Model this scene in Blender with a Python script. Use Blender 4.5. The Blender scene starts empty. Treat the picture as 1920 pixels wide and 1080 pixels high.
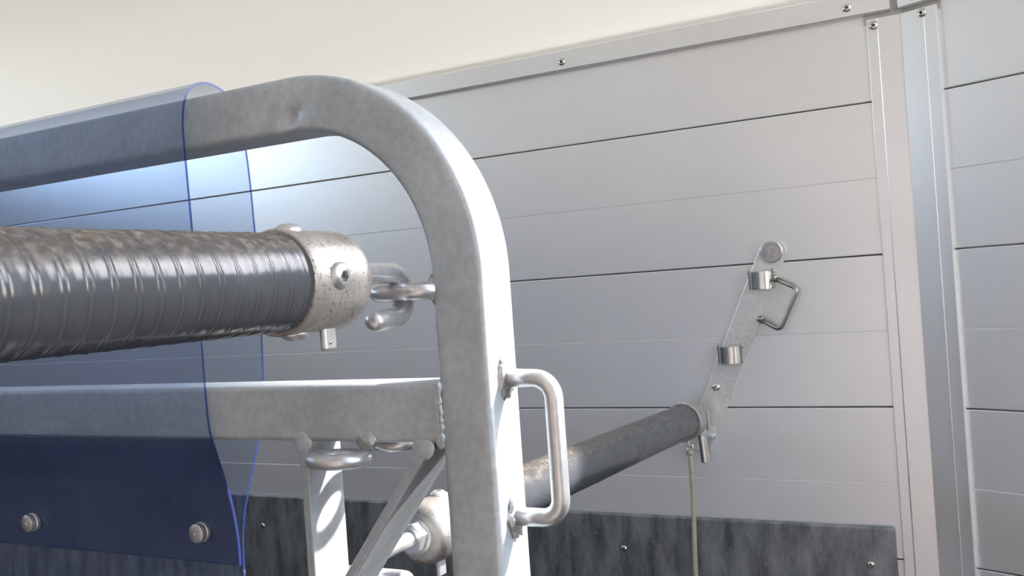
import bpy, bmesh, math, random
from mathutils import Vector, Matrix, noise

random.seed(7)
scene = bpy.context.scene
COL = scene.collection

# ------------------------------------------------------------------ camera
F_PX = 1835.0
ROLL = math.radians(4.0)
YAW = math.radians(28.3)
CAM = Vector((0, 0, 1.25))
_R = Vector((math.cos(YAW), math.sin(YAW), 0))
_F = Vector((-math.sin(YAW), math.cos(YAW), 0))
_U = Vector((0, 0, 1))
cam_right = _R * math.cos(ROLL) - _U * math.sin(ROLL)
cam_up = _R * math.sin(ROLL) + _U * math.cos(ROLL)
cd = bpy.data.cameras.new('camera')
cd.sensor_width = 36.0
cd.lens = F_PX / 1920.0 * 36.0
cd.clip_start = 0.01
camera = bpy.data.objects.new('camera', cd)
COL.objects.link(camera)
m = Matrix.Identity(4)
for i in range(3):
    m[i][0] = cam_right[i]
    m[i][1] = cam_up[i]
    m[i][2] = -_F[i]
    m[i][3] = CAM[i]
camera.matrix_world = m
scene.camera = camera

# ------------------------------------------------------------------ light
SKY = 1.35
SUN = 15.5
SUN_DIR = Vector((-1.0, -0.70, -1.05)).normalized()
world = bpy.data.worlds.new('sky')
world.use_nodes = True
scene.world = world
bg = world.node_tree.nodes['Background']
skyt = world.node_tree.nodes.new('ShaderNodeTexSky')
skyt.sky_type = 'NISHITA'
skyt.sun_disc = False
skyt.sun_elevation = math.asin(-SUN_DIR.z)
skyt.sun_rotation = math.atan2(-SUN_DIR.x, -SUN_DIR.y)
skyt.air_density = 1.0
skyt.dust_density = 1.6
skyt.ozone_density = 1.0
hsv = world.node_tree.nodes.new('ShaderNodeHueSaturation')
hsv.inputs['Saturation'].default_value = 0.85
world.node_tree.links.new(skyt.outputs['Color'], hsv.inputs['Color'])
world.node_tree.links.new(hsv.outputs['Color'], bg.inputs['Color'])
bg.inputs['Strength'].default_value = SKY
sl = bpy.data.lights.new('sun', 'SUN')
sl.energy = SUN
sl.angle = math.radians(1.6)
sl.color = (1.0, 0.95, 0.90)
sun = bpy.data.objects.new('sun', sl)
COL.objects.link(sun)
sun.rotation_euler = SUN_DIR.to_track_quat('-Z', 'Y').to_euler()
sun.location = (6, 3, 4)
vs = scene.view_settings
vs.view_transform = 'Standard'
vs.look = 'None'
vs.gamma = 1.0
vs.exposure = 0.16
vs.use_curve_mapping = False
scene.cycles.use_denoising = True
scene.cycles.max_bounces = 12
scene.cycles.diffuse_bounces = 6
scene.cycles.transparent_max_bounces = 24

# ------------------------------------------------------------------ materials
def newmat(name):
    mt = bpy.data.materials.new(name)
    mt.use_nodes = True
    nt = mt.node_tree
    return mt, nt, nt.nodes['Principled BSDF'], nt.nodes['Material Output']

def N(nt, kind, **kw):
    n = nt.nodes.new(kind)
    for k, v in kw.items():
        setattr(n, k, v)
    return n

def noise_node(nt, scale, detail=4, rough=0.6, coord='Object', stretch=None):
    tc = N(nt, 'ShaderNodeTexCoord')
    out = tc.outputs[coord]
    if stretch:
        mp = N(nt, 'ShaderNodeMapping')
        mp.inputs['Scale'].default_value = stretch
        nt.links.new(out, mp.inputs['Vector'])
        out = mp.outputs['Vector']
    nn = N(nt, 'ShaderNodeTexNoise')
    nn.inputs['Scale'].default_value = scale
    nn.inputs['Detail'].default_value = detail
    nn.inputs['Roughness'].default_value = rough
    nt.links.new(out, nn.inputs['Vector'])
    return nn

def ramp(nt, src, stops):
    r = N(nt, 'ShaderNodeValToRGB')
    els = r.color_ramp.elements
    while len(els) < len(stops):
        els.new(0.5)
    for e, (p, c) in zip(els, stops):
        e.position = p
        e.color = (c[0], c[1], c[2], 1) if not isinstance(c, (int, float)) else (c, c, c, 1)
    nt.links.new(src, r.inputs['Fac'])
    return r

def bump(nt, src, bsdf, strength, dist):
    b = N(nt, 'ShaderNodeBump')
    b.inputs['Strength'].default_value = strength
    b.inputs['Distance'].default_value = dist
    nt.links.new(src, b.inputs['Height'])
    nt.links.new(b.outputs['Normal'], bsdf.inputs['Normal'])

def simple(name, col, rough=0.5, metal=0.0, nscale=None, var=0.15, bstr=0.0, coat=0.0):
    mt, nt, p, o = newmat(name)
    p.inputs['Roughness'].default_value = rough
    p.inputs['Metallic'].default_value = metal
    p.inputs['Coat Weight'].default_value = coat
    if nscale:
        nn = noise_node(nt, nscale)
        a = [max(0, c * (1 - var)) for c in col]
        b = [min(1, c * (1 + var)) for c in col]
        r = ramp(nt, nn.outputs['Fac'], [(0.3, a), (0.7, b)])
        nt.links.new(r.outputs['Color'], p.inputs['Base Color'])
        if bstr:
            bump(nt, nn.outputs['Fac'], p, bstr, 0.002)
    else:
        p.inputs['Base Color'].default_value = (*col, 1)
    return mt

def mix_color(nt, fac, a, b, mode='MIX'):
    mx = N(nt, 'ShaderNodeMix', data_type='RGBA', blend_type=mode)
    if isinstance(fac, (int, float)):
        mx.inputs['Factor'].default_value = fac
    else:
        nt.links.new(fac, mx.inputs['Factor'])
    for k, v in (('A', a), ('B', b)):
        sk = [s for s in mx.inputs if s.name == k and s.type == 'RGBA'][0]
        if isinstance(v, tuple):
            sk.default_value = (*v, 1)
        else:
            nt.links.new(v, sk)
    return [s for s in mx.outputs if s.type == 'RGBA'][0]

# galvanised steel with soft spangle, streaks and stains
def galv(name, base, metal=0.55, rough=0.42, stain=0.35):
    mt, nt, p, o = newmat(name)
    big = noise_node(nt, 9, 4, 0.55)
    c1 = ramp(nt, big.outputs['Fac'], [(0.32, [x * 0.80 for x in base]), (0.70, [min(1, x * 1.15) for x in base])])
    fine = noise_node(nt, 160, 3, 0.6)
    c2 = ramp(nt, fine.outputs['Fac'], [(0.35, 0.86), (0.65, 1.0)])
    col = mix_color(nt, 1.0, c1.outputs['Color'], c2.outputs['Color'], 'MULTIPLY')
    st = noise_node(nt, 34, 6, 0.7, stretch=(1.0, 1.0, 0.45))
    sm = ramp(nt, st.outputs['Fac'], [(0.60, 0.0), (0.74, stain)])
    col = mix_color(nt, sm.outputs['Color'], col, (base[0] * 0.42, base[1] * 0.42, base[2] * 0.40))
    nt.links.new(col, p.inputs['Base Color'])
    rr = ramp(nt, big.outputs['Fac'], [(0.3, rough + 0.10), (0.7, rough - 0.06)])
    nt.links.new(rr.outputs['Color'], p.inputs['Roughness'])
    p.inputs['Metallic'].default_value = metal
    bump(nt, fine.outputs['Fac'], p, 0.12, 0.0006)
    return mt

GALV = galv('galvanised_tube', (0.50, 0.55, 0.585), metal=0.45)
GALV_FLAT = galv('galvanised_flat', (0.43, 0.47, 0.495), metal=0.45, rough=0.48)
ROD = galv('galvanised_rod', (0.66, 0.67, 0.68), metal=0.8, rough=0.32, stain=0.25)
WELD = galv('weld_metal', (0.50, 0.50, 0.50), metal=0.7, rough=0.38, stain=0.5)
ZINC = galv('zinc_plate', (0.80, 0.80, 0.75), metal=0.5, rough=0.35, stain=0.15)
CHROME = simple('polished_zinc', (0.70, 0.69, 0.66), 0.22, 0.95, 60, 0.10)
DARKROD = galv('tarnished_rod', (0.42, 0.39, 0.34), metal=0.9, rough=0.30, stain=0.5)
SOCKET = simple('socket_dark', (0.16, 0.15, 0.14), 0.5, 0.8)

# cast end cap: satin metal with dark pits
mt, nt, p, o = newmat('pitted_cap')
pit = noise_node(nt, 420, 3, 0.7)
pm = ramp(nt, pit.outputs['Fac'], [(0.34, (0.20, 0.19, 0.18)), (0.43, (0.52, 0.51, 0.49))])
soft = noise_node(nt, 45, 4, 0.6)
sc_ = ramp(nt, soft.outputs['Fac'], [(0.35, (0.70, 0.66, 0.62)), (0.65, (1.0, 1.0, 1.0))])
nt.links.new(mix_color(nt, 1.0, pm.outputs['Color'], sc_.outputs['Color'], 'MULTIPLY'), p.inputs['Base Color'])
p.inputs['Metallic'].default_value = 0.75
p.inputs['Roughness'].default_value = 0.38
bump(nt, pit.outputs['Fac'], p, 0.3, 0.001)
CAP = mt

# painted aluminium planks
def painted(name, col):
    mt, nt, p, o = newmat(name)
    g = noise_node(nt, 3.0, 4, 0.55, stretch=(0.6, 1, 1))
    r = ramp(nt, g.outputs['Fac'], [(0.3, [c * 0.95 for c in col]), (0.7, [min(1, c * 1.04) for c in col])])
    f = noise_node(nt, 900, 2, 0.5, stretch=(0.08, 1, 1))
    r2 = ramp(nt, f.outputs['Fac'], [(0.3, 0.965), (0.7, 1.0)])
    nt.links.new(mix_color(nt, 1.0, r.outputs['Color'], r2.outputs['Color'], 'MULTIPLY'), p.inputs['Base Color'])
    p.inputs['Roughness'].default_value = 0.36
    p.inputs['Metallic'].default_value = 0.55
    return mt
PLANK = painted('anodised_plank', (0.84, 0.835, 0.825))
TRIM = painted('anodised_trim', (0.84, 0.835, 0.825))
BACKING = simple('wall_backing', (0.30, 0.30, 0.30), 0.8, 0.0, 20)
SEAL = simple('grey_sealant', (0.42, 0.40, 0.37), 0.7, 0.0, 30)

# kick plate: dark speckled sheet
mt, nt, p, o = newmat('kick_sheet')
s1 = noise_node(nt, 22, 6, 0.65, stretch=(1.6, 1, 0.45))
r1 = ramp(nt, s1.outputs['Fac'], [(0.30, (0.075, 0.083, 0.088)), (0.74, (0.36, 0.375, 0.375))])
s2 = noise_node(nt, 150, 2, 0.5)
r2 = ramp(nt, s2.outputs['Fac'], [(0.62, 0.0), (0.72, 0.5)])
nt.links.new(mix_color(nt, r2.outputs['Color'], r1.outputs['Color'], (0.36, 0.38, 0.40)), p.inputs['Base Color'])
p.inputs['Roughness'].default_value = 0.42
p.inputs['Metallic'].default_value = 0.45
bump(nt, s1.outputs['Fac'], p, 0.1, 0.001)
KICK = mt

# translucent polyester roof
mt, nt, p, o = newmat('polyester_roof')
nt.nodes.remove(p)
fb = noise_node(nt, 90, 4, 0.7, stretch=(0.5, 1, 1))
rc = ramp(nt, fb.outputs['Fac'], [(0.3, (0.80, 0.755, 0.665)), (0.7, (0.87, 0.825, 0.735))])
tr = N(nt, 'ShaderNodeBsdfTranslucent')
df = N(nt, 'ShaderNodeBsdfDiffuse')
nt.links.new(rc.outputs['Color'], tr.inputs['Color'])
df.inputs['Color'].default_value = (0.78, 0.75, 0.69, 1)
mxs = N(nt, 'ShaderNodeMixShader')
mxs.inputs['Fac'].default_value = 0.955
nt.links.new(tr.outputs['BSDF'], mxs.inputs[1])
nt.links.new(df.outputs['BSDF'], mxs.inputs[2])
nt.links.new(mxs.outputs['Shader'], o.inputs['Surface'])
ROOF = mt

PADDING = simple('tan_padding', (0.42, 0.36, 0.325), 0.7, 0.0, 12, 0.1)
GROUND = simple('pale_gravel', (0.50, 0.44, 0.37), 0.9, 0.0, 3, 0.2)
FLOOR = simple('rubber_floor', (0.045, 0.045, 0.045), 0.75, 0.0, 25, 0.3, 0.3)

# wrapped foam bar: slate grey glossy tape, brown grime settled along the upper side
def bar_material(name, dirt_scale):
    mt, nt, p, o = newmat(name)
    tc = N(nt, 'ShaderNodeTexCoord')
    geo = N(nt, 'ShaderNodeSeparateXYZ')
    nt.links.new(tc.outputs['Object'], geo.inputs['Vector'])
    up = N(nt, 'ShaderNodeMapRange')
    up.inputs['From Min'].default_value = 0.006
    up.inputs['From Max'].default_value = 0.027
    nt.links.new(geo.outputs['Z'], up.inputs['Value'])
    dn = noise_node(nt, dirt_scale, 5, 0.7, stretch=(1.0, 0.7, 1.0))
    dm = ramp(nt, dn.outputs['Fac'], [(0.30, 0.0), (0.66, 1.0)])
    mul = N(nt, 'ShaderNodeMath', operation='MULTIPLY')
    nt.links.new(dm.outputs['Color'], mul.inputs[0])
    nt.links.new(up.outputs['Result'], mul.inputs[1])
    sp = noise_node(nt, dirt_scale * 2.2, 2, 0.5)
    dirt = ramp(nt, sp.outputs['Fac'], [(0.34, (0.055, 0.040, 0.026)), (0.52, (0.115, 0.09, 0.065)), (0.66, (0.24, 0.22, 0.175))])
    base = noise_node(nt, 30, 3, 0.5)
    bc = ramp(nt, base.outputs['Fac'], [(0.3, (0.046, 0.050, 0.057)), (0.7, (0.058, 0.062, 0.070))])
    nt.links.new(mix_color(nt, mul.outputs['Value'], bc.outputs['Color'], dirt.outputs['Color']), p.inputs['Base Color'])
    rg = N(nt, 'ShaderNodeMapRange')
    rg.inputs['To Min'].default_value = 0.20
    rg.inputs['To Max'].default_value = 0.62
    nt.links.new(mul.outputs['Value'], rg.inputs['Value'])
    nt.links.new(rg.outputs['Result'], p.inputs['Roughness'])
    p.inputs['Specular IOR Level'].default_value = 0.45
    return mt
BAR = bar_material('wrapped_bar', 95)
NAVY = simple('darkening_navy', (0.035, 0.052, 0.115), 0.45, 0.0, 15, 0.3)  # for the strip added to darken the lower flap
CORD = simple('cord', (0.46, 0.41, 0.28), 0.8, 0.0, 300, 0.25, 0.5)

# flexible clear blue plastic
def clear_plastic(name, tint, haze, body=(0.24, 0.34, 0.66)):
    mt, nt, p, o = newmat(name)
    nt.nodes.remove(p)
    t = N(nt, 'ShaderNodeBsdfTransparent')
    t.inputs['Color'].default_value = (*tint, 1)
    d = N(nt, 'ShaderNodeBsdfDiffuse')
    d.inputs['Color'].default_value = (*body, 1)
    g = N(nt, 'ShaderNodeBsdfGlossy')
    g.inputs['Roughness'].default_value = 0.06
    nn = noise_node(nt, 9, 3, 0.5)
    hz = ramp(nt, nn.outputs['Fac'], [(0.3, haze * 0.7), (0.7, haze * 1.3)])
    m1 = N(nt, 'ShaderNodeMixShader')
    nt.links.new(hz.outputs['Color'], m1.inputs['Fac'])
    nt.links.new(t.outputs['BSDF'], m1.inputs[1])
    nt.links.new(d.outputs['BSDF'], m1.inputs[2])
    lw = N(nt, 'ShaderNodeLayerWeight')
    lw.inputs['Blend'].default_value = 0.5
    pw = N(nt, 'ShaderNodeMath', operation='POWER')
    nt.links.new(lw.outputs['Facing'], pw.inputs[0])
    pw.inputs[1].default_value = 4.5
    fr = N(nt, 'ShaderNodeMapRange')
    fr.inputs['To Min'].default_value = 0.02
    fr.inputs['To Max'].default_value = 0.35
    nt.links.new(pw.outputs['Value'], fr.inputs['Value'])
    m2 = N(nt, 'ShaderNodeMixShader')
    nt.links.new(fr.outputs['Result'], m2.inputs['Fac'])
    nt.links.new(m1.outputs['Shader'], m2.inputs[1])
    nt.links.new(g.outputs['BSDF'], m2.inputs[2])
    nt.links.new(m2.outputs['Shader'], o.inputs['Surface'])
    return mt
PVC = clear_plastic('clear_blue_plastic', (0.87, 0.898, 0.94), 0.055)
PVC_EDGE = clear_plastic('plastic_cut_edge', (0.22, 0.28, 0.55), 0.40, (0.03, 0.05, 0.20))

# ------------------------------------------------------------------ mesh helpers
def link(o, parent=None):
    COL.objects.link(o)
    if parent is not None:
        o.parent = parent
    return o

def mesh_obj(name, verts, faces, mat, parent=None, smooth=False, loc=None, angle=None):
    me = bpy.data.meshes.new(name)
    me.from_pydata([tuple(v) for v in verts], [], faces)
    me.update()
    mats = mat if isinstance(mat, (list, tuple)) else [mat]
    for x in mats:
        me.materials.append(x)
    bm = bmesh.new()
    bm.from_mesh(me)
    bmesh.ops.recalc_face_normals(bm, faces=bm.faces)
    bm.to_mesh(me)
    bm.free()
    if smooth:
        for pl in me.polygons:
            pl.use_smooth = True
        if angle is not None:
            me.set_sharp_from_angle(angle=math.radians(angle))
    o = bpy.data.objects.new(name, me)
    if loc is not None:
        o.location = loc
    return link(o, parent)

def empty(name, loc=(0, 0, 0)):
    o = bpy.data.objects.new(name, None)
    o.empty_display_size = 0.05
    o.location = loc
    return link(o)

def tag(o, label=None, cat=None, group=None, kind=None):
    if label: o['label'] = label
    if cat: o['category'] = cat
    if group: o['group'] = group
    if kind: o['kind'] = kind
    return o

def child_of(o, parent):
    """parent without moving (parents here carry a pure translation)"""
    o.parent = parent
    o.location = Vector(o.location) - parent.location
    return o

def box_geo(x0, x1, y0, y1, z0, z1):
    v = [(x, y, z) for z in (z0, z1) for y in (y0, y1) for x in (x0, x1)]
    f = [(0, 1, 3, 2), (4, 6, 7, 5), (0, 4, 5, 1), (2, 3, 7, 6), (0, 2, 6, 4), (1, 5, 7, 3)]
    return v, f

def bevelled(o, w, seg=2):
    b = o.modifiers.new('bevel', 'BEVEL')
    b.width = w
    b.segments = seg
    b.limit_method = 'ANGLE'
    b.harden_normals = False
    return o

def tube_geo(path, rads, nseg=16, cap=True, round_tip=(False, False), closed=False):
    P = [Vector(p) for p in path]
    if isinstance(rads, (int, float)):
        rads = [rads] * len(P)
    rads = list(rads)
    def tip(P, rads, at_end):
        a, b = (P[-1], P[-2]) if at_end else (P[0], P[1])
        d = (a - b).normalized()
        r = rads[-1] if at_end else rads[0]
        newp, newr = [], []
        for k in range(1, 5):
            t = k / 4 * math.pi / 2 * 0.96
            newp.append(a + d * r * math.sin(t) * 0.8)
            newr.append(r * math.cos(t))
        if at_end:
            return P + newp, rads + newr
        return newp[::-1] + P, newr[::-1] + rads
    if round_tip[0]: P, rads = tip(P, rads, False)
    if round_tip[1]: P, rads = tip(P, rads, True)
    n = len(P)
    T = []
    for i in range(n):
        if closed:
            t = P[(i + 1) % n] - P[i - 1]
        else:
            t = P[min(i + 1, n - 1)] - P[max(i - 1, 0)]
        T.append(t.normalized())
    ref = Vector((0, 0, 1)) if abs(T[0].z) < 0.9 else Vector((1, 0, 0))
    u = (ref - T[0] * ref.dot(T[0])).normalized()
    verts, faces = [], []
    for i in range(n):
        u = (u - T[i] * u.dot(T[i])).normalized()
        w = T[i].cross(u)
        for k in range(nseg):
            a = 2 * math.pi * k / nseg
            verts.append(P[i] + (u * math.cos(a) + w * math.sin(a)) * rads[i])
    rng = n if closed else n - 1
    for i in range(rng):
        j = (i + 1) % n
        for k in range(nseg):
            k2 = (k + 1) % nseg
            faces.append((i * nseg + k, i * nseg + k2, j * nseg + k2, j * nseg + k))
    if cap and not closed:
        faces.append(tuple(range(nseg))[::-1])
        faces.append(tuple((n - 1) * nseg + k for k in range(nseg)))
    return verts, faces

def fillet(pts, r, steps=6):
    """round the inner corners of a polyline"""
    P = [Vector(p) for p in pts]
    out = [P[0]]
    for i in range(1, len(P) - 1):
        a, b, c = P[i - 1], P[i], P[i + 1]
        d1, d2 = (a - b).normalized(), (c - b).normalized()
        ang = d1.angle(d2)
        t = min(r / math.tan(ang / 2), (a - b).length * 0.49, (c - b).length * 0.49)
        rr = t * math.tan(ang / 2)
        bis = (d1 + d2).normalized()
        cen = b + bis * (rr / math.sin(ang / 2))
        p1, p2 = b + d1 * t, b + d2 * t
        v1, v2 = (p1 - cen), (p2 - cen)
        tot = v1.angle(v2)
        ax = v1.cross(v2).normalized()
        for s in range(steps + 1):
            out.append(cen + Matrix.Rotation(tot * s / steps, 3, ax) @ v1)
    out.append(P[-1])
    return out

def lathe_geo(profile, origin, axis, nseg=32, caps=True):
    """profile: (distance along axis, radius)"""
    ax = Vector(axis).normalized()
    ref = Vector((0, 0, 1)) if abs(ax.z) < 0.9 else Vector((1, 0, 0))
    u = (ref - ax * ref.dot(ax)).normalized()
    w = ax.cross(u)
    o = Vector(origin)
    verts, faces = [], []
    for (d, r) in profile:
        for k in range(nseg):
            a = 2 * math.pi * k / nseg
            verts.append(o + ax * d + (u * math.cos(a) + w * math.sin(a)) * r)
    for i in range(len(profile) - 1):
        for k in range(nseg):
            k2 = (k + 1) % nseg
            faces.append((i * nseg + k, i * nseg + k2, (i + 1) * nseg + k2, (i + 1) * nseg + k))
    if caps:
        faces.append(tuple(range(nseg))[::-1])
        faces.append(tuple((len(profile) - 1) * nseg + k for k in range(nseg)))
    return verts, faces

def extrude_poly(poly, a, b, fn):
    """poly: 2D points; fn(p, t) -> 3D; between t=a and t=b"""
    n = len(poly)
    v = [fn(p, a) for p in poly] + [fn(p, b) for p in poly]
    f = [(i, (i + 1) % n, n + (i + 1) % n, n + i) for i in range(n)]
    f += [tuple(range(n))[::-1], tuple(range(n, 2 * n))]
    return v, f

def lump(name, c, r, mat, parent, amp=0.35, freq=140, squash=(1, 1, 1), seed=0, sub=3):
    bm = bmesh.new()
    bmesh.ops.create_icosphere(bm, subdivisions=sub, radius=1.0)
    for v in bm.verts:
        d = v.co.copy()
        h = 1 + amp * noise.noise(d * (freq * r) + Vector((seed * 3.1, seed * 1.7, 0))) + amp * 0.5 * noise.noise(d * (freq * r * 2.3) + Vector((0, seed * 2.3, 5)))
        v.co = Vector((d.x * squash[0], d.y * squash[1], d.z * squash[2])) * (r * h)
    me = bpy.data.meshes.new(name)
    bm.to_mesh(me)
    bm.free()
    me.materials.append(mat)
    for pl in me.polygons:
        pl.use_smooth = True
    o = bpy.data.objects.new(name, me)
    o.location = Vector(c) - (parent.location if parent else Vector())
    return link(o, parent)

def weld_line(name, pts, r, mat, parent, wob=0.4, seed=0, nseg=8):
    P = [Vector(p) for p in pts]
    out, rad = [], []
    for i in range(len(P) - 1):
        L = (P[i + 1] - P[i]).length
        k = max(2, int(L / 0.0012))
        for s in range(k):
            q = P[i].lerp(P[i + 1], s / k)
            w = noise.noise(q * 420 + Vector((seed, 0, 0)))
            q = q + Vector((noise.noise(q * 300 + Vector((0, 9, seed))), 0, noise.noise(q * 300 + Vector((4, 0, seed))))) * r * 0.7
            out.append(q)
            rad.append(r * (1 + wob * w + 0.18 * math.sin(len(out) * 1.3)))
    out.append(P[-1]); rad.append(r)
    v, f = tube_geo(out, rad, nseg, round_tip=(True, True))
    o = mesh_obj(name, [x - (parent.location if parent else Vector()) for x in v], f, mat, parent, True)
    return o

def screw(name, pos, nrm, r, parent, mat=CHROME):
    """domed screw head with a recessed socket, sitting on a surface"""
    n = Vector(nrm).normalized()
    h = r * 0.55
    prof = [(-h * 0.4, r), (0, r), (h * 0.45, r * 0.93), (h * 0.8, r * 0.72), (h, r * 0.45), (h * 0.95, r * 0.36), (h * 0.3, r * 0.33), (h * 0.25, r * 0.02)]
    v, f = lathe_geo(prof, pos, n, 20)
    off = parent.location if parent else Vector()
    o = mesh_obj(name, [x - off for x in v], f, [mat, SOCKET], parent, True, angle=50)
    for pl in o.data.polygons:
        c = Vector(o.data.vertices[pl.vertices[0]].co)
    nf = len(o.data.polygons)
    # the socket walls and floor are dark
    for i in range(20 * 5, 20 * 7):
        if i < nf: o.data.polygons[i].material_index = 1
    return o

# ------------------------------------------------------------------ the setting
D = 1.66                      # side wall plane
XC = -0.163                   # corner between the side wall and the angled front wall
XR = -3.1                     # open rear
PITCH = 0.2447
ROWS = [1.662, 1.507, 1.2623, 1.0176, 0.7729, 0.5282, 0.2835, 0.0388]
BA = math.radians(22.0)
BE = Vector((math.cos(BA), -math.sin(BA), 0))       # along the angled wall
BN = Vector((-math.sin(BA), -math.cos(BA), 0))      # into the room
BO = Vector((XC, D, 0))

def plank_poly(z0, z1, zmid, thick=0.016):
    """section (depth, z): rounded long edges, a fine V groove in the middle"""
    e = 0.0014
    g = 0.0011
    pts = [(0, z0), (thick - e, z0), (thick - e * 0.3, z0 + e * 0.3), (thick, z0 + e)]
    if z0 + 0.02 < zmid < z1 - 0.02:
        pts += [(thick, zmid - g), (thick - 0.0011, zmid), (thick, zmid + g)]
    pts += [(thick, z1 - e), (thick - e * 0.3, z1 - e * 0.3), (thick - e, z1), (0, z1)]
    return pts

GAP = 0.0009
TH = 0.016
v, f = box_geo(XR, XC, D + TH, D + TH + 0.03, 0.0, 1.70)
wall_right = tag(mesh_obj('wall_right', v, f, BACKING), kind='structure')
for i in range(len(ROWS) - 1):
    z1, z0 = ROWS[i] - GAP, ROWS[i + 1] + GAP
    zm = ROWS[i + 1] + PITCH / 2 if i else 0.0
    v, f = extrude_poly(plank_poly(z0, z1, zm), XR, XC - 0.012, lambda p, t: (t, D + TH - p[0], p[1]))
    mesh_obj('plank', v, f, PLANK, wall_right)

def bpt(s, d, z):
    q = BO + BE * s + BN * (d - TH)
    return (q.x, q.y, z)

SL, ZN = 1.60, 2.46
SD0, SD1, DZ0, SUN_GAP_TOP = 0.262, 1.03, 1.685, 2.40      # invented unseen gap above the angled wall, lets the sun in
def bbox(s0, s1, d0, d1, z0, z1):
    v = [bpt(s, d, z) for z in (z0, z1) for d in (d0, d1) for s in (s0, s1)]
    return v, box_geo(0, 1, 0, 1, 0, 1)[1]
def merge(geos):
    V, Fc = [], []
    for v, f in geos:
        o = len(V)
        V += list(v)
        Fc += [tuple(i + o for i in x) for x in f]
    return V, Fc
v, f = merge([bbox(0.0, SL, -0.03, 0.0, 0, DZ0), bbox(0.0, SD0, -0.03, 0.0, DZ0, ZN), bbox(SD1, SL, -0.03, TH, DZ0, ZN), bbox(SD0, SD1, -0.03, TH, SUN_GAP_TOP, ZN)])
wall_front = tag(mesh_obj('wall_front', v, f, [PLANK]), kind='structure')
for i in range(len(ROWS) - 1):
    z1, z0 = ROWS[i] - GAP, ROWS[i + 1] + GAP
    zm = ROWS[i + 1] + PITCH / 2 if i else 0.0
    v, f = extrude_poly(plank_poly(z0, z1, zm), 0.012, SL, lambda p, t: bpt(t, p[0], p[1]))
    mesh_obj('plank', v, f, PLANK, wall_front)

# nose wall and far side wall, floor
XN = (BO + BE * SL).x
YN = (BO + BE * SL).y
YL = -0.50
WZ0, WZ1, WY0, WY1 = 1.15, 2.30, 0.05, YN - 0.02     # made-up window out of view, brightens the side wall
v, f = merge([box_geo(XN, XN + 0.03, YL, YN + 0.02, 0, WZ0), box_geo(XN, XN + 0.03, YL, YN + 0.02, WZ1, ZN),
              box_geo(XN, XN + 0.03, YL, WY0, WZ0, WZ1), box_geo(XN, XN + 0.03, WY1, YN + 0.02, WZ0, WZ1)])
tag(mesh_obj('wall_nose', v, f, PLANK), kind='structure')
# far side wall over its kick board, and the half-height ramp closing the rear
v, f = merge([box_geo(XR, 0.02, YL - 0.04, YL, 0.83, 1.70), box_geo(0.02, XN + 0.04, YL - 0.04, YL, 0.83, ZN)])
wl = tag(mesh_obj('wall_left', v, f, PADDING), kind='structure')
v, f = box_geo(XR, XN + 0.04, YL - 0.04, YL + 0.01, 0.0, 0.83)
mesh_obj('kick_board', v, f, PADDING, wl)  # tan colour chosen to bounce warm light onto the planked wall
v, f = box_geo(XR - 0.04, XR, YL - 0.04, D + 0.05, 0, 1.80)
tag(mesh_obj('wall_rear', v, f, FLOOR), kind='structure')
v, f = box_geo(XR - 0.3, XN + 0.04, YL - 0.04, D + 0.05, -0.05, 0)
tag(mesh_obj('floor', v, f, FLOOR), kind='structure')
v, f = box_geo(-25, 25, -25, 25, -0.60, -0.55)
tag(mesh_obj('ground', v, f, GROUND), kind='structure')

# roof: vault springing from the wall trims
prof = []
YM, HW = (D + YL) / 2, (D + TH + 0.02 - YL) / 2
for i in range(41):
    t = -1 + 2 * i / 40
    a = abs(t)
    prof.append((YM + HW * t, 1.676 + 0.52 * (1 - a ** 2.4) ** (1 / 2.4)))
xs = [XR + (0.035 - XR) * i / 20 for i in range(21)]
V = [(x, y, z) for x in xs for (y, z) in prof]
n = len(prof)
Fc = [(i * n + j, i * n + j + 1, (i + 1) * n + j + 1, (i + 1) * n + j) for i in range(20) for j in range(n - 1)]
ceiling = tag(mesh_obj('ceiling', V, Fc, ROOF, None, True), kind='structure')
v = [(0.035, y, z) for (y, z) in prof] + [(0.035, y, ZN) for (y, z) in prof]
f = [(j, j + 1, n + j + 1, n + j) for j in range(n - 1)]
tag(mesh_obj('wall_bulkhead', v, f, TRIM), kind='structure')
yb = (BO + BE * (0.193 / BE.x)).y
# flat nose roof; unseen hatch invented to throw a sun patch on wall_left
HX0, HX1, HY0, HY1 = 0.50, 0.98, 0.08, 0.50
ext = lambda pl: extrude_poly(pl, ZN, ZN + 0.03, lambda p, t: (p[0], p[1], t))
yh = yb + (YN - yb) * (HX0 - 0.03) / (XN - 0.03)
yh1 = yb + (YN - yb) * (HX1 - 0.03) / (XN - 0.03)
v, f = merge([ext([(0.03, YL - 0.04), (HX0, YL - 0.04), (HX0, yh), (0.03, yb)]), ext([(HX1, YL - 0.04), (XN + 0.04, YL - 0.04), (XN + 0.04, YN), (HX1, yh1)]),
              ext([(HX0, YL - 0.04), (HX1, YL - 0.04), (HX1, HY0), (HX0, HY0)]), ext([(HX0, HY1), (HX1, HY1), (HX1, yh1), (HX0, yh)])])
nose_roof = tag(mesh_obj('ceiling_nose', v, f, TRIM), kind='structure')

# corner post trim: two flanges with a stepped lip, one mesh each side, extruded upright
def flange(fn, name, parent=None):
    lip, body, w1, w = 0.0030, 0.0042, 0.016, 0.055
    poly = [(0.0, 0.0), (0.0, body), (w - w1 - 0.0012, body), (w - w1, lip + 0.0004), (w - w1 + 0.001, lip), (w - 0.001, lip), (w, lip - 0.001), (w, 0.0)]
    v, f = extrude_poly(poly, 0.0, 1.637, fn)
    return mesh_obj(name, v, f, TRIM, parent)
trim_post = tag(flange(lambda p, t: (XC - p[0], D - p[1], t), 'trim_1'), kind='structure')
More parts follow.
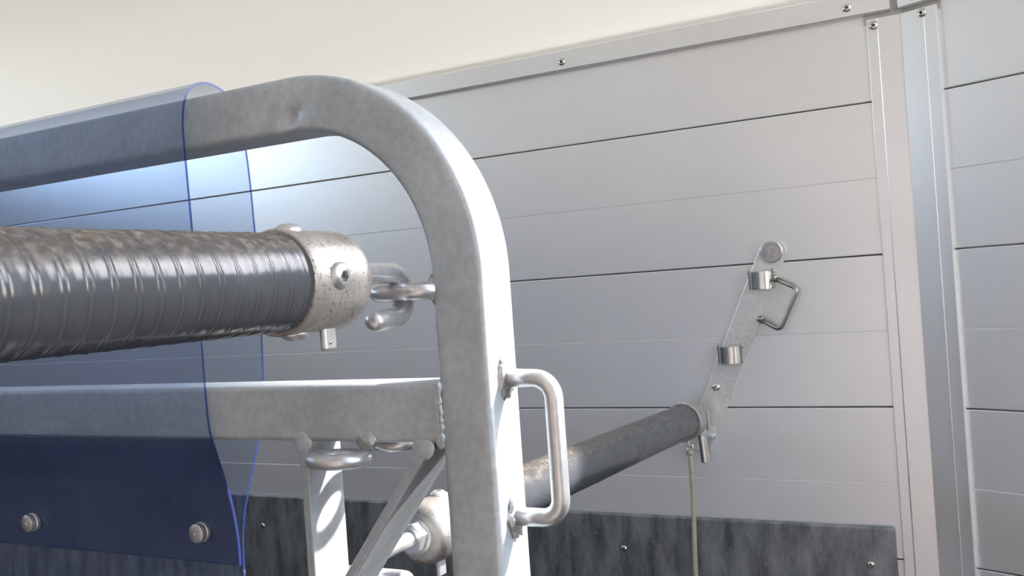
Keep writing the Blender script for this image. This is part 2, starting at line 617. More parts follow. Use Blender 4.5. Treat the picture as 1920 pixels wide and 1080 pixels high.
# front-facing flange: two raised ribs close to its outer edge
poly = [(0.0, 0.0), (-0.001, 0.0065), (0.034, 0.0065), (0.0345, 0.0075), (0.036, 0.0075), (0.0365, 0.0065), (0.0535, 0.0065), (0.0545, 0.0085), (0.0565, 0.0085), (0.057, 0.006), (0.057, 0.0)]
v, f = extrude_poly(poly, 0.0, 1.637, lambda p, t: bpt(p[0], TH + p[1], t))
mesh_obj('flange', v, f, TRIM, trim_post)
screw('screw', (-0.2075, D - 0.0030, 1.6265), (0, -1, 0), 0.0072, trim_post)
q = bpt(0.034, TH + 0.0065, 1.629)
screw('screw', q, BN, 0.0072, trim_post)
# sealant joint between post and top trims
v, f = merge([box_geo(-0.222, XC, D - 0.002, D + TH, 1.63, 1.70), bbox(0, 0.06, TH - 0.001, TH + 0.002, 1.63, 1.70)])
tag(mesh_obj('trim_4', v, f, SEAL), kind='structure')
# top trims
v, f = extrude_poly([(0, 1.6445), (0.010, 1.6445), (0.012, 1.6465), (0.012, 1.680), (0.010, 1.682), (-0.02, 1.682)], XR, -0.181, lambda p, t: (t, D - p[0], p[1]))
trim_top = tag(mesh_obj('trim_2', v, f, TRIM), kind='structure')
for x in (-0.2446, -0.75, -1.3, -1.9, -2.5, -3.1):
    screw('screw', (x, D - 0.012, 1.660), (0, -1, 0), 0.0072, trim_top)
v, f = extrude_poly([(0, 1.6445), (0.010, 1.6445), (0.012, 1.6465), (0.012, 1.680), (0.010, 1.682), (-0.01, 1.682)], -0.002, SL, lambda p, t: bpt(t, TH + p[0], p[1]))
trim_top2 = tag(mesh_obj('trim_3', v, f, TRIM), kind='structure')

# kick plate standing proud of the side wall
KZ, KX = 0.826, -0.2275
kick = empty('kick_plate', (KX, D, 0))
tag(kick, 'dark speckled metal kick plate along the foot of the planked wall', 'kick plate')
v, f = box_geo(XR, KX, D - 0.012, D - 0.0005, 0.0, KZ)
o = mesh_obj('sheet', [Vector(x) - kick.location for x in v], f, KICK, kick)
bevelled(o, 0.004, 3)
for (x, z) in [(-0.6936, 0.7633), (-0.2672, 0.7646), (-1.13, 0.762), (-1.5613, 0.7583), (-2.0, 0.76), (-2.45, 0.76)]:
    screw('screw', (x, D - 0.012, z), (0, -1, 0), 0.0062, kick)

# ------------------------------------------------------------------ partition frame
TW = 0.0408
XP1, YF = -0.323, 0.56
XP0 = XP1 - TW
ZT = 1.4165
RO = 0.155
frame = empty('partition_frame', (XP1 - TW / 2, YF + TW / 2, 0))
tag(frame, 'galvanised square tube partition frame with rounded top corner', 'partition frame')
FO = frame.location
XLEFT = -1.95
# centre path: right post from the floor, arch, top tube, left arch, left post
hw = TW / 2
rc = RO - hw
path = []
def addline(a, b, step):
    a, b = Vector(a), Vector(b)
    k = max(1, int((b - a).length / step))
    for i in range(k):
        path.append(a.lerp(b, i / k))
xr, xl, zt = XP1 - hw, XLEFT + hw, ZT - hw
addline((xr, 0, 0), (xr, 0, 0.95), 0.05)
addline((xr, 0, 0.95), (xr, 0, zt - rc), 0.006)
for i in range(40):
    a = math.pi / 2 * i / 40
    path.append(Vector((xr - rc + rc * math.cos(a), 0, zt - rc + rc * math.sin(a))))
addline((xr - rc, 0, zt), (-0.62, 0, zt), 0.004)
addline((-0.62, 0, zt), (xl + rc, 0, zt), 0.05)
for i in range(12):
    a = math.pi / 2 * i / 12
    path.append(Vector((xl + rc - rc * math.sin(a), 0, zt - rc + rc * math.cos(a))))
addline((xl, 0, zt - rc), (xl, 0, 0), 0.1)
path.append(Vector((xl, 0, 0)))
# section: rounded square, dense enough for the pressed dent
sec = []
cr = 0.0042
for (cx, cy, a0) in ((1, 1, 0), (-1, 1, 90), (-1, -1, 180), (1, -1, 270)):
    for k in range(5):
        a = math.radians(a0 + 90 * k / 4)
        sec.append(((hw - cr) * cx + cr * math.cos(a), (hw - cr) * cy + cr * math.sin(a)))
    # flat run to the next corner
    nx, ny = {(1, 1): (-1, 1), (-1, 1): (-1, -1), (-1, -1): (1, -1), (1, -1): (1, 1)}[(cx, cy)]
    s = sec[-1]
    e_a = math.radians(a0 + 90)
    e = ((hw - cr) * nx + cr * math.cos(e_a), (hw - cr) * ny + cr * math.sin(e_a))
    for k in range(1, 8):
        sec.append((s[0] + (e[0] - s[0]) * k / 8, s[1] + (e[1] - s[1]) * k / 8))
ns = len(sec)
V, Fc = [], []
for i, q in enumerate(path):
    t = (path[min(i + 1, len(path) - 1)] - path[max(i - 1, 0)]).normalized()
    nrm = Vector((t.z, 0, -t.x))       # outward
    for (a, b) in sec:
        p3 = q + nrm * a + Vector((0, b, 0))
        # pressed dent on the camera-side face near the bend and gentle bend flattening
        dx, dz = p3.x + 0.4765, p3.z - 1.3855
        if b < -hw + 0.006:
            uu = dx * 0.83 + dz * 0.56
            ww = -dx * 0.56 + dz * 0.83
            p3.y += 0.0055 * math.exp(-(uu / 0.011) ** 2 - (ww / 0.0040) ** 2)
            dd = (p3 - Vector((-0.45, 0, 1.37)))
        V.append(p3 + Vector((0, YF + hw, 0)) - FO)
for i in range(len(path) - 1):
    for k in range(ns):
        k2 = (k + 1) % ns
        Fc.append((i * ns + k, i * ns + k2, (i + 1) * ns + k2, (i + 1) * ns + k))
Fc.append(tuple(range(ns)))
Fc.append(tuple((len(path) - 1) * ns + k for k in range(ns)))
mesh_obj('arch_tube', V, Fc, GALV, frame, True, angle=60)

def fbox(name, x0, x1, y0, y1, z0, z1, mat, bev=0.003, seg=3):
    v, f = box_geo(x0, x1, y0, y1, z0, z1)
    o = mesh_obj(name, [Vector(a) - FO for a in v], f, mat, frame)
    if bev: bevelled(o, bev, seg)
    return o
ZR1, ZR0 = 1.189, 1.1474
fbox('cross_rail', XLEFT + TW - 0.001, XP0 + 0.001, YF + 0.0004, YF + TW - 0.0004, ZR0, ZR1, GALV, 0.0038, 4)
fbox('lower_rail', XLEFT + TW - 0.001, XP0 + 0.001, YF + 0.0004, YF + TW - 0.0004, 0.70, 0.741, GALV, 0.0038, 4)
fbox('flat_bar', -0.4903, -0.4828, YF + 0.0005, YF + TW - 0.0005, 0.7405, ZR0 + 0.001, GALV_FLAT, 0.0012)
fbox('flat_bar', -1.20, -1.1925, YF + 0.0005, YF + TW - 0.0005, 0.7405, ZR0 + 0.001, GALV_FLAT, 0.0012)

fbox('light_block_panel', XLEFT + TW, XP0, YF + 0.012, YF + 0.026, 0.03, 0.7005, FLOOR, 0)  # unseen panel added under the lower rail to block light

# diagonal flat brace with rounded upper end
A = Vector((-0.3790, 0, 1.1430))
Bq = Vector((-0.4835, 0, 1.0075))
dv = (Bq - A).normalized()
pv = Vector((-dv.z, 0, dv.x))
if pv.x < 0: pv = -pv
# pv points right/down
th = 0.0078
A0 = A - pv * 0.0045
V, Fc = [], []
pts = []
L = (Bq - A).length
for (s, t) in [(0, 0.0), (L, 0.0), (L + 0.004, th), (-0.002, th)]:
    pts.append(A0 + dv * s + pv * t)
y0, y1 = YF + 0.0006, YF + TW - 0.0006
v = [Vector((q.x, y0, q.z)) - FO for q in pts] + [Vector((q.x, y1, q.z)) - FO for q in pts]
f = [(0, 1, 2, 3), (7, 6, 5, 4), (0, 4, 5, 1), (1, 5, 6, 2), (2, 6, 7, 3), (3, 7, 4, 0)]
bevelled(mesh_obj('diagonal_brace', v, f, GALV_FLAT, frame), 0.0016, 3)

# grab handle on the outer side of the post
HY = 0.5805
hp = fillet([(XP1 - 0.002, HY, 1.1895), (-0.2870, HY, 1.1885), (-0.2870, HY, 1.0955), (XP1 - 0.002, HY, 1.0955)], 0.0135, 8)
hr = 0.0063
v, f = tube_geo(hp, hr, 18)
mesh_obj('grab_handle', [x - FO for x in v], f, ROD, frame, True)
for k, z in enumerate((1.1895, 1.0955)):
    lump('weld_bead', (XP1 + 0.0005, HY, z), 0.0098, WELD, frame, 0.42, 240, (0.42, 0.9, 1.45), k)
    lump('weld_bead', (XP1 + 0.001, HY - 0.001, z + (0.0085 if k == 0 else -0.009)), 0.0052, WELD, frame, 0.4, 260, (0.5, 1.0, 1.0), k + 5)

# weld seam where the cross rail meets the post, and at the brace and flat bar
weld_line('weld_seam', [(XP0 + 0.0008, YF - 0.0002, ZR1 - 0.001), (XP0 + 0.0012, YF - 0.0002, ZR0 + 0.002)], 0.0017, GALV, frame, 0.5, 1)
weld_line('weld_seam', [(XP0 + 0.0005, YF + 0.002, ZR1 + 0.0003), (XP0 + 0.0005, YF + TW - 0.002, ZR1 + 0.0003)], 0.0017, GALV, frame, 0.5, 2)
lump('weld_bead', (-0.3800, YF + 0.0012, 1.1445), 0.0092, GALV, frame, 0.16, 90, (1.0, 0.14, 0.85), 3)
lump('weld_bead', (-0.3660, YF + 0.003, 1.1500), 0.0068, GALV, frame, 0.16, 90, (0.8, 0.40, 1.0), 7)
lump('weld_bead', (-0.4872, YF + 0.0012, 1.1475), 0.0082, GALV, frame, 0.25, 120, (1.0, 0.16, 1.0), 4)

# tie rings under the cross rail
def ring_pts(c, r, tilt, n=40):
    out = []
    for k in range(n):
        a = 2 * math.pi * k / n
        p = Vector((r * 1.06 * math.cos(a), r * math.sin(a), 0))
        p = Matrix.Rotation(tilt, 3, 'X') @ p
        out.append(Vector(c) + p)
    return out
RC = Vector((-0.4440, 0.5485, 1.1375))
v, f = tube_geo(ring_pts(RC, 0.0175, math.radians(-3)), 0.0056, 14, closed=True)
mesh_obj('tie_ring', [x - FO for x in v], f, ROD, frame, True)
lump('weld_bead', (-0.4275, YF + 0.0010, 1.1490), 0.0078, WELD, frame, 0.30, 260, (1.05, 0.35, 0.95), 9)
v, f = tube_geo(ring_pts((-0.436, 0.6135, 1.1405), 0.0175, math.radians(4)), 0.0050, 14, closed=True)
mesh_obj('tie_ring', [x - FO for x in v], f, ROD, frame, True)
lump('weld_bead', (-0.428, YF + TW, 1.1490), 0.0075, WELD, frame, 0.34, 210, (1.1, 0.6, 0.8), 12)

# eye for the near bar, on the inner side of the post
EZ = 1.2525
ep = [(XP0 + 0.002, 0.5640, EZ), (-0.380, 0.5585, EZ), (-0.3985, 0.5565, EZ)]
for k in range(1, 12):
    a = math.pi * k / 12
    ep.append((-0.3985 - 0.0145 * math.sin(a), 0.5710 - 0.0145 * math.cos(a), EZ))
ep += [(-0.3985, 0.5855, EZ), (-0.380, 0.5865, EZ), (XP0 + 0.002, 0.5880, EZ)]
v, f = tube_geo(ep, 0.0062, 16)
mesh_obj('bar_eye', [x - FO for x in v], f, ROD, frame, True)
lump('weld_bead', (XP0 - 0.0005, 0.5655, EZ), 0.0088, WELD, frame, 0.25, 160, (0.40, 0.8, 1.15), 21)
lump('weld_bead', (XP0 - 0.0005, 0.5880, EZ), 0.0105, WELD, frame, 0.25, 160, (0.55, 0.8, 1.2), 22)
# eye for the far bar, on the back of the flat bar
FBX, FBZ = -0.540, 1.019
ep = [(-0.4865, YF + TW - 0.003, FBZ - 0.018), (-0.4895, 0.640, FBZ - 0.018), (-0.505, 0.690, FBZ - 0.018)]
ep = fillet([(-0.4865, YF + TW - 0.003, FBZ - 0.016), (-0.500, 0.705, FBZ - 0.016), (-0.575, 0.705, FBZ - 0.016), (-0.575, 0.682, FBZ - 0.016), (-0.515, 0.680, FBZ - 0.016), (-0.4895, YF + TW - 0.003, FBZ - 0.016)], 0.011, 5)
v, f = tube_geo(ep, 0.0060, 12)
mesh_obj('bar_eye', [x - FO for x in v], f, ROD, frame, True)

# ------------------------------------------------------------------ padded bars
def padding_geo(y0, y1, r, pitch, nth=64, per=14, amp=0.00042, seed=0):
    """wound tape: helical overlaps, a raised lip at each edge"""
    nr = int((y1 - y0) / pitch * per)
    V, Fc = [], []
    for i in range(nr + 1):
        y = y0 + (y1 - y0) * i / nr
        for k in range(nth):
            a = 2 * math.pi * k / nth
            ph = (y / pitch - a / (2 * math.pi) + 0.05 * noise.noise(Vector((y * 25, math.cos(a), math.sin(a) + seed)))) % 1.0
            lip = math.exp(-((ph - 0.90) / 0.06) ** 2)
            low = math.exp(-((ph - 0.99) / 0.05) ** 2) + math.exp(-((ph + 0.01) / 0.05) ** 2)
            mid = 0.22 * math.exp(-((ph - 0.42) / 0.14) ** 2)
            rr = r + amp * (lip + mid - 1.1 * low) + 0.0004 * noise.noise(Vector((y * 30, math.cos(a) * 2, math.sin(a) * 2 + seed)))
            V.append(Vector((rr * math.sin(a), y, rr * math.cos(a))))
    for i in range(nr):
        for k in range(nth):
            k2 = (k + 1) % nth
            Fc.append((i * nth + k, i * nth + k2, (i + 1) * nth + k2, (i + 1) * nth + k))
    Fc.append(tuple(range(nth)))
    Fc.append(tuple(nr * nth + k for k in range(nth)))
    return V, Fc

def cap_geo(y_open, y_end, r, rnd, sgn):
    """end cap: wall, rolled weld lip at the open end, rounded closed end"""
    L = abs(y_end - y_open)
    prof = [(0.0, r * 0.90), (0.0, r * 0.985), (0.0012, r * 1.015), (0.0026, r * 1.005), (0.004, r)]
    for k in range(1, 12):
        prof.append((0.004 + (L - rnd - 0.004) * k / 11, r))
    for k in range(1, 11):
        a = math.pi / 2 * k / 10
        prof.append((L - rnd + rnd * math.sin(a), r - rnd + rnd * math.cos(a)))
    prof.append((L + 0.0004, 0.004))
    return lathe_geo(prof, (0, y_open, 0), (0, sgn, 0), 48)

def button_bolt(name, pos, nrm, r, parent):
    """domed button head with a hexagonal socket"""
    n = Vector(nrm).normalized()
    h = r * 0.48
    prof = [(-h * 0.5, r * 0.97), (0.0, r), (h * 0.25, r * 0.985), (h * 0.55, r * 0.86), (h * 0.85, r * 0.66), (h, r * 0.50)]
    v, f = lathe_geo(prof, pos, n, 24, caps=False)
    nv = len(v)
    ref = Vector((0, 0, 1)) if abs(n.z) < 0.9 else Vector((1, 0, 0))
    u = (ref - n * ref.dot(n)).normalized(); w = n.cross(u)
    base = (len(prof) - 1) * 24
    for d in (h * 0.98, h * 0.15):
        for k in range(24):
            a = 2 * math.pi * k / 24
            hx = 0.43 * r * math.cos(math.pi / 6) / math.cos(((a + math.pi / 6) % (math.pi / 3)) - math.pi / 6)
            v.append(Vector(pos) + n * d + (u * math.cos(a) + w * math.sin(a)) * hx)
    i1, i2 = nv, nv + 24
    nface = len(f)
    for k in range(24):
        k2 = (k + 1) % 24
        f.append((base + k, base + k2, i1 + k2, i1 + k))
        f.append((i1 + k, i1 + k2, i2 + k2, i2 + k))
    f.append(tuple(i2 + k for k in range(24)))
    o = mesh_obj(name, v, f, [ROD, SOCKET], parent, True, angle=45)
    o.data.polygons[len(f) - 1].material_index = 1
    return o

def hook_geo(y0, sgn, r, reach, drop, back, z_top):
    """J hook in the upright plane through the bar axis"""
    rb = drop / 2
    pts = [(0, y0 - sgn * 0.006, z_top), (0, y0 + sgn * reach * 0.5, z_top), (0, y0 + sgn * reach, z_top)]
    for k in range(1, 15):
        a = math.pi * k / 14
        pts.append((0, y0 + sgn * (reach + rb * math.sin(a)), z_top - rb + rb * math.cos(a)))
    pts.append((0, y0 + sgn * (reach - back * 0.5), z_top - drop - 0.0005))
    pts.append((0, y0 + sgn * (reach - back), z_top - drop - 0.001))
    return tube_geo(pts, r, 20, round_tip=(False, True))

# near bar
NB = Vector((-0.392, 0.0, 1.2625))
near = empty('breast_bar', NB)
tag(near, 'thick dark grey tape-wrapped bar in the foreground, hooked to the partition frame', 'padded bar', 'padded breast bars')
BR, CR = 0.0290, 0.0312
v, f = padding_geo(YL + 0.035, 0.4400, BR, 0.0130)
mesh_obj('padding', v, f, BAR, near, True)
v, f = cap_geo(0.4365, 0.4990, CR, 0.014, 1)
cap = mesh_obj('end_cap', v, f, CAP, near, True, angle=50)
cap['label'] = 'pitted metal end cap'
ca = math.radians(-8)
button_bolt('bolt', (CR * 0.995 * math.cos(ca), 0.4590, CR * math.sin(ca) + 0.006), (math.cos(ca), 0, math.sin(ca)), 0.0084, cap)
button_bolt('bolt', (-0.002, 0.4540, CR - 0.0005), (0, 0, 1), 0.0088, cap)
button_bolt('bolt', (-0.002, 0.4540, -CR + 0.0005), (0, 0, -1), 0.0088, cap)
v, f = hook_geo(0.497, 1, 0.0072, 0.056, 0.0310, 0.021, 0.0035)
hk = mesh_obj('hook', v, f, ROD, near, True)
hk['label'] = 'galvanised J hook through the frame eye'
# lug under the cap
v, f = box_geo(0.006, 0.0105, 0.4660, 0.4780, -CR - 0.0115, -CR + 0.006)
lug = mesh_obj('lug', v, f, ROD, near)
bevelled(lug, 0.0018, 3)
v, f = lathe_geo([(0, 0.0014), (0.0006, 0.0014), (0.0010, 0.0004)], (0.0105, 0.4710, -CR - 0.0065), (1, 0, 0), 12)
mesh_obj('rivet', v, f, CHROME, lug, True)
v, f = cap_geo(YL + 0.040, YL + 0.004, CR, 0.010, -1)
mesh_obj('end_cap', v, f, CAP, near, True, angle=50)

# far bar
FB = Vector((FBX, 0.0, FBZ))
far = empty('breast_bar', FB)
tag(far, 'grimy dark tape-wrapped bar running from behind the partition post to the wall bracket', 'padded bar', 'padded breast bars')
# it sags a little towards the wall
sag = -0.014 / 0.83
def sagged(vs_):
    return [Vector((q[0], q[1], q[2] + sag * (q[1] - 0.78))) for q in vs_]
v, f = padding_geo(0.815, 1.582, BR * 0.985, 0.0125, 40, 6, 0.0003, 3)
mesh_obj('padding', sagged(v), f, BAR, far, True)
v, f = cap_geo(0.832, 0.776, CR, 0.013, -1)
mesh_obj('end_cap', sagged(v), f, CAP, far, True, angle=50)
# hexagon nut with washer, then the hook
def hex_geo(y0, y1, r):
    poly = [(r * math.cos(math.pi / 3 * k + 0.26), r * math.sin(math.pi / 3 * k + 0.26)) for k in range(6)]
    return extrude_poly(poly, y0, y1, lambda p, t: Vector((p[0], t, p[1])))
v, f = lathe_geo([(0, 0.0168), (0.0022, 0.0168), (0.0026, 0.0160), (0.0026, 0.006)], (0, 0.7768, 0), (0, -1, 0), 28)
mesh_obj('washer', v, f, ROD, far, True, angle=40)
v, f = hex_geo(0.7745, 0.7635, 0.0150)
bevelled(mesh_obj('nut', v, f, ROD, far), 0.0009, 2)
v, f = hook_geo(0.770, -1, 0.0076, 0.060, 0.0310, 0.030, 0.0)
mesh_obj('hook', v, f, ROD, far, True)
v, f = box_geo(0.006, 0.0105, 0.795, 0.808, -CR - 0.0135, -CR + 0.006)
bevelled(mesh_obj('lug', v, f, ROD, far), 0.0018, 3)
button_bolt('bolt', (0, 0.818, CR - 0.0005), (0, 0, 1), 0.0088, far)
# wall end
v, f = cap_geo(1.572, 1.622, CR, 0.017, 1)
cap = mesh_obj('end_cap', sagged(v), f, CAP, far, True, angle=50)
zs = sag * 0.83
button_bolt('bolt', (-0.002, 1.581, CR + zs - 0.0005), (0, 0, 1), 0.0075, cap)
button_bolt('bolt', (-0.002, 1.581, -CR + zs + 0.0005), (0, 0, -1), 0.0075, cap)
# lug below that carries the cord ring
v, f = box_geo(-0.002, 0.002, 1.592, 1.606, -CR + zs - 0.014, -CR + zs + 0.004)
bevelled(mesh_obj('lug', v, f, ROD, far), 0.0015, 3)
# sleeve that turns on the pin
v, f = lathe_geo([(0, 0.0085), (0.001, 0.0100), (0.026, 0.0100), (0.027, 0.0085)], (0.013, 1.632, zs - 0.030), (0.04, 0, 1), 24)
mesh_obj('pivot_sleeve', v, f, ROD, far, True, angle=40)
v, f = lathe_geo([(0, 0.0055), (0.0012, 0.0078), (0.040, 0.0078), (0.070, 0.0078)], (0.0155, 1.632, zs - 0.078), (-0.06, 0, 1), 24)
pin = mesh_obj('pivot_pin', v, f, CHROME, far, True, angle=40)
v, f = box_geo(0.0235, 0.0275, 1.628, 1.634, zs - 0.022, zs + 0.010)
bevelled(mesh_obj('cotter_strip', v, f, CHROME, far), 0.0012, 2)

# ------------------------------------------------------------------ wall bracket
WY = D - 0.0005
PT = 0.006
top = Vector((-0.3907, 0, 1.2802))
bot = Vector((-0.5450, 0, 0.9480))
br = empty('wall_bracket', (bot.x, WY, bot.z))
tag(br, 'slanted zinc plate bracket with clips and handle on the planked wall', 'bracket')
BRO = br.location
dn = (bot - top).normalized()
pr = Vector((-dn.z, 0, dn.x))
if pr.x < 0: pr = -pr
W2 = 0.0228
outline = []
for k in range(19):
    a = math.pi * k / 18
    outline.append(top + pr * W2 * math.cos(a) - dn * W2 * math.sin(a))
outline += [bot - pr * W2, bot - pr * (W2 - 0.004) + dn * 0.004, bot + pr * (W2 - 0.004) + dn * 0.004, bot + pr * W2]
v, f = extrude_poly([(q.x, q.z) for q in outline], WY, WY - PT, lambda p, t: Vector((p[0], t, p[1])) - BRO)
bevelled(mesh_obj('plate', v, f, ZINC, br), 0.0012, 2)
# pivot bolt with disc
v, f = lathe_geo([(0, 0.0185), (0.004, 0.0185), (0.0052, 0.0172), (0.0052, 0.0135), (0.0032, 0.0128), (0.0032, 0.0088), (0.0085, 0.0080), (0.0085, 0.0045), (0.006, 0.0042), (0.006, 0.001)], Vector((top.x - 0.001, WY - PT, top.z)) - BRO, (0, -1, 0), 32)
mesh_obj('pivot_bolt', v, f, CHROME, br, True, angle=35)
# bent strap clips
def clip(cx, cz):
    w, d, h, t = 0.0185, 0.017, 0.0145, 0.0026
    outer, inner = [], []
    for k in range(17):
        a = math.pi * k / 16
        outer.append((cx + w * math.cos(a), WY - PT - d * math.sin(a) ** 0.8))
        inner.append((cx + (w - t) * math.cos(a), WY - PT - (d - t) * math.sin(a) ** 0.8))
    poly = outer + inner[::-1]
    v, f = [], []
    n = len(outer)
    for z in (cz - h, cz + h):
        v += [Vector((x, y, z)) - BRO for (x, y) in outer] + [Vector((x, y, z)) - BRO for (x, y) in inner]
    for k in range(n - 1):
        f += [(k, k + 1, 2 * n + k + 1, 2 * n + k), (n + k, 3 * n + k, 3 * n + k + 1, n + k + 1),
              (k, n + k, n + k + 1, k + 1), (2 * n + k, 2 * n + k + 1, 3 * n + k + 1, 3 * n + k)]
    f += [(0, 2 * n, 3 * n, n), (n - 1, 2 * n - 1, 4 * n - 1, 3 * n - 1)]
    c = mesh_obj('clip', v, f, CHROME, br, True, angle=40)
    for sx in (-1, 1):
        v, f = box_geo(cx + sx * w - 0.003, cx + sx * w + 0.003, WY - PT - 0.003, WY - PT + 0.001, cz - h, cz + h)
        bevelled(mesh_obj('weld_bead', [Vector(q) - BRO for q in v], f, DARKROD, br), 0.0012, 2)
    lump('weld_bead', (cx + w + 0.001, WY - PT - 0.001, cz + h), 0.0042, DARKROD, br, 0.2, 200, (1, 0.6, 1), 31)
    lump('weld_bead', (cx - w - 0.001, WY - PT - 0.001, cz + h), 0.0034, DARKROD, br, 0.2, 200, (1, 0.6, 1), 32)
clip(-0.4125, 1.2335)
clip(-0.4745, 1.1095)
# rod handle on the edge of the plate
hp = fillet([(-0.3895, WY - PT, 1.2352), (-0.3500, WY - PT - 0.016, 1.2170), (-0.3835, WY - PT - 0.016, 1.1495), (-0.4180, WY - PT, 1.1680)], 0.009, 5)
v, f = tube_geo([q - BRO for q in hp], 0.0043, 12)
mesh_obj('handle', v, f, DARKROD, br, True)
lump('weld_bead', (-0.3905, WY - PT, 1.2352), 0.0068, DARKROD, br, 0.2, 160, (1, 0.8, 1), 33)
lump('weld_bead', (-0.4180, WY - PT, 1.1680), 0.0068, DARKROD, br, 0.2, 160, (1, 0.8, 1), 34)
# rivet
v, f = lathe_geo([(0, 0.0068), (0.002, 0.0064), (0.0034, 0.0044), (0.0038, 0.001)], Vector((-0.5030, WY - PT, 1.0541)) - BRO, (0, -1, 0), 20)
mesh_obj('rivet', v, f, CHROME, br, True, angle=50)
# fork that holds the pin
v, f = box_geo(-0.546, -0.508, 1.628, WY - PT + 0.001, 0.9700, 0.9755)
bevelled(mesh_obj('fork', [Vector(q) - BRO for q in v], f, ZINC, br), 0.0015, 2)

# ------------------------------------------------------------------ cord hanging from the bar's wall end
cordroot = empty('pull_cord', (FBX, 1.599, 0.94))
tag(cordroot, 'thin pale yellowish cord hanging straight down from the end of the far bar', 'cord')
CO = cordroot.location
zc = FBZ + zs - CR - 0.0105
v, f = tube_geo([Vector((FBX + 0.0055 * math.cos(a), 1.599 + 0.001 * math.sin(a), zc - 0.005 + 0.0085 * math.sin(a))) - CO for a in [2 * math.pi * k / 20 for k in range(20)]], 0.0012, 8, closed=True)
mesh_obj('split_ring', v, f, CHROME, cordroot, True)
pts = []
for k in range(40):
    s = k / 39
    z = (zc - 0.013) * (1 - s) + 0.30 * s
    pts.append(Vector((FBX + 0.0015 * math.sin(s * 14) - 0.0035 * math.sin(s * 5), 1.599, z)) - CO)
v, f = tube_geo(pts, 0.0042, 10)
mesh_obj('cord_line', v, f, CORD, cordroot, True)
lump('knot', (FBX, 1.599, zc - 0.014), 0.0058, CORD, cordroot, 0.3, 200, (1, 1, 1.2), 41)

# ------------------------------------------------------------------ clear flap over the top tube
XS = -0.575
flap = empty('plastic_flap', (XS, YF + hw, 1.05))
tag(flap, 'clear blue flexible plastic sheet draped over the top tube of the partition', 'plastic sheet')
PO = flap.location
sec2 = [  # (y, z) from the hem of the front layer, over the tube, down the back layer
    (0.5785, 1.044), (0.5780, 1.065), (0.5745, 1.090), (0.5690, 1.112), (0.5620, 1.134), (0.5560, 1.155), (0.5545, 1.185),
    (0.5540, 1.230), (0.5530, 1.290), (0.5515, 1.340), (0.5505, 1.375), (0.5505, 1.395), (0.5535, 1.412), (0.5600, 1.4230), (0.5700, 1.4285), (0.5810, 1.4300),
    (0.5930, 1.4275), (0.6040, 1.4195), (0.6120, 1.406), (0.6170, 1.385), (0.6200, 1.350), (0.6215, 1.300), (0.6210, 1.240), (0.6190, 1.190), (0.6130, 1.155),
    (0.6040, 1.128), (0.5940, 1.103), (0.5865, 1.080), (0.5835, 1.060), (0.5825, 1.030), (0.5825, 0.95), (0.5825, 0.80)]
def smooth_curve(pts, k=4):
    out = []
    for i in range(len(pts) - 1):
        p0, p1, p2, p3 = (Vector(pts[max(0, min(len(pts) - 1, i + d))] ) for d in (-1, 0, 1, 2))
        for s in range(k):
            t = s / k
            out.append(0.5 * ((2 * p1) + (p2 - p0) * t + (2 * p0 - 5 * p1 + 4 * p2 - p3) * t * t + (3 * p1 - p0 - 3 * p2 + p3) * t ** 3))
    out.append(Vector(pts[-1]))
    return out
curve = smooth_curve(sec2, 3)
xs2 = [XS - 1.15 * i / 46 for i in range(47)]
V = []
npt = len(curve)
th2 = 0.0011
for x in xs2:
    row = []
    for i, q in enumerate(curve):
        t = (curve[min(i + 1, npt - 1)] - curve[max(i - 1, 0)]).normalized()
        nn = Vector((-t.y, t.x))
        wob = 0.0012 * noise.noise(Vector((x * 9, q.y * 7, 1 if i < npt / 2 else 5))) * min(1, abs(q.y - 1.42) * 8) * min(1, (XS - x) * 12)
        row.append((q + nn * wob, nn))
    for (q, nn) in row:
        V.append(Vector((x, q.x + nn.x * th2, q.y + nn.y * th2)) - PO)
    for (q, nn) in row:
        V.append(Vector((x, q.x - nn.x * th2, q.y - nn.y * th2)) - PO)
st = 2 * npt
Fc, mi = [], []
for i in range(len(xs2) - 1):
    for j in range(npt - 1):
        for off in (0, npt):
            a = i * st + off + j
            Fc.append((a, a + 1, a + st + 1, a + st)); mi.append(0)
    for j in (0, npt - 1):
        a = i * st + j
        Fc.append((a, a + npt, a + npt + st, a + st)); mi.append(1)
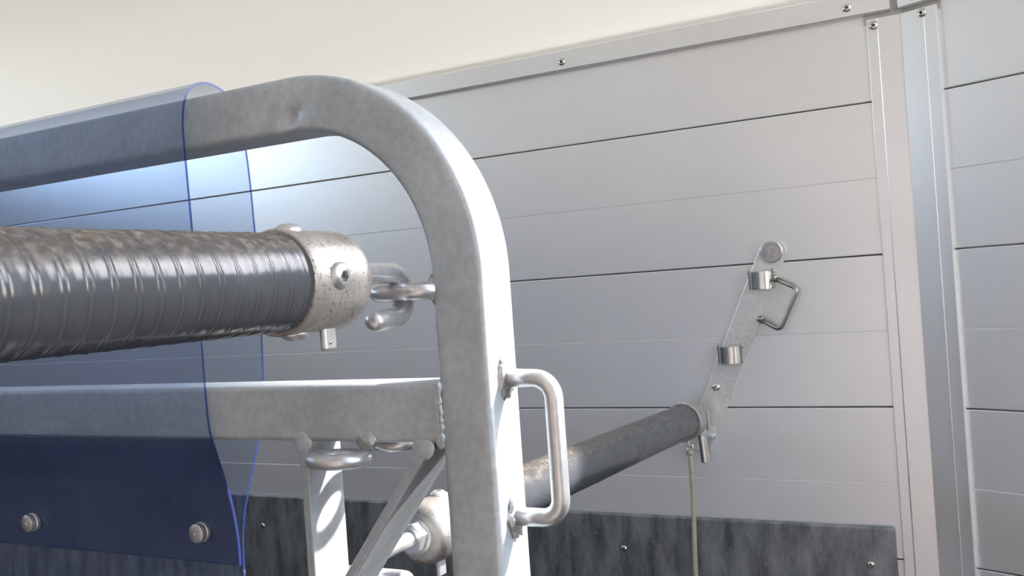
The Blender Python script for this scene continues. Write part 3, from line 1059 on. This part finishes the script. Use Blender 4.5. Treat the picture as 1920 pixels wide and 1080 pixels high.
for i in (0, len(xs2) - 1):
    for j in range(npt - 1):
        a = i * st + j
        Fc.append((a, a + 1, a + 1 + npt, a + npt)); mi.append(1)
sheet = mesh_obj('sheet', V, Fc, [PVC, PVC_EDGE], flap, True, angle=50)
for k, q in enumerate(mi):
    sheet.data.polygons[k].material_index = q
# dark strip added behind the front layer so the lower flap reads dark
low = [(q, (curve[min(i + 1, npt - 1)] - curve[max(i - 1, 0)]).normalized()) for i, q in enumerate(curve[:npt // 2]) if q.y < 1.1515]
V = []
for x in (XS - 0.0012, XS - 1.15):
    for off in (0.0013, 0.0026):
        for (q, t) in low:
            nn = Vector((t.y, -t.x))
            V.append(Vector((x, q.x + nn.x * off, q.y + nn.y * off)) - PO)
nl = len(low)
Fc = []
for j in range(nl - 1):
    Fc += [(j, j + 1, 2 * nl + j + 1, 2 * nl + j), (nl + j, 3 * nl + j, 3 * nl + j + 1, nl + j + 1), (j, nl + j, nl + j + 1, j + 1), (2 * nl + j, 2 * nl + j + 1, 3 * nl + j + 1, 3 * nl + j)]
Fc += [(0, 2 * nl, 3 * nl, nl), (nl - 1, 2 * nl - 1, 4 * nl - 1, 3 * nl - 1)]
strip = mesh_obj('darkening_strip', V, Fc, NAVY, flap, True, angle=40)
strip['label'] = 'dark blue strip added to darken the lower flap'
# studs that clamp the two layers together
for (x, z) in [(-0.612, 1.0675), (-0.825, 1.0645), (-1.04, 1.0645), (-1.25, 1.0645)]:
    yfr = 0.5765
    stud = mesh_obj('stud', *lathe_geo([(0.0036, 0.0060), (0.0036, 0.0078), (0.0042, 0.0080), (0.0072, 0.0076), (0.0078, 0.0068), (0.0078, 0.0014), (0.0070, 0.001)], Vector((x, yfr, z + 0.002)) - PO, (0, -1, 0), 28), ROD, flap, True, angle=40)
    mesh_obj('washer', *lathe_geo([(-0.0012, 0.0060), (-0.0012, 0.0082), (0.0018, 0.0083), (0.0026, 0.0076), (0.0026, 0.0055), (0.0040, 0.0055)], Vector((x, yfr, z + 0.002)) - PO, (0, -1, 0), 28), ROD, stud, True, angle=40)
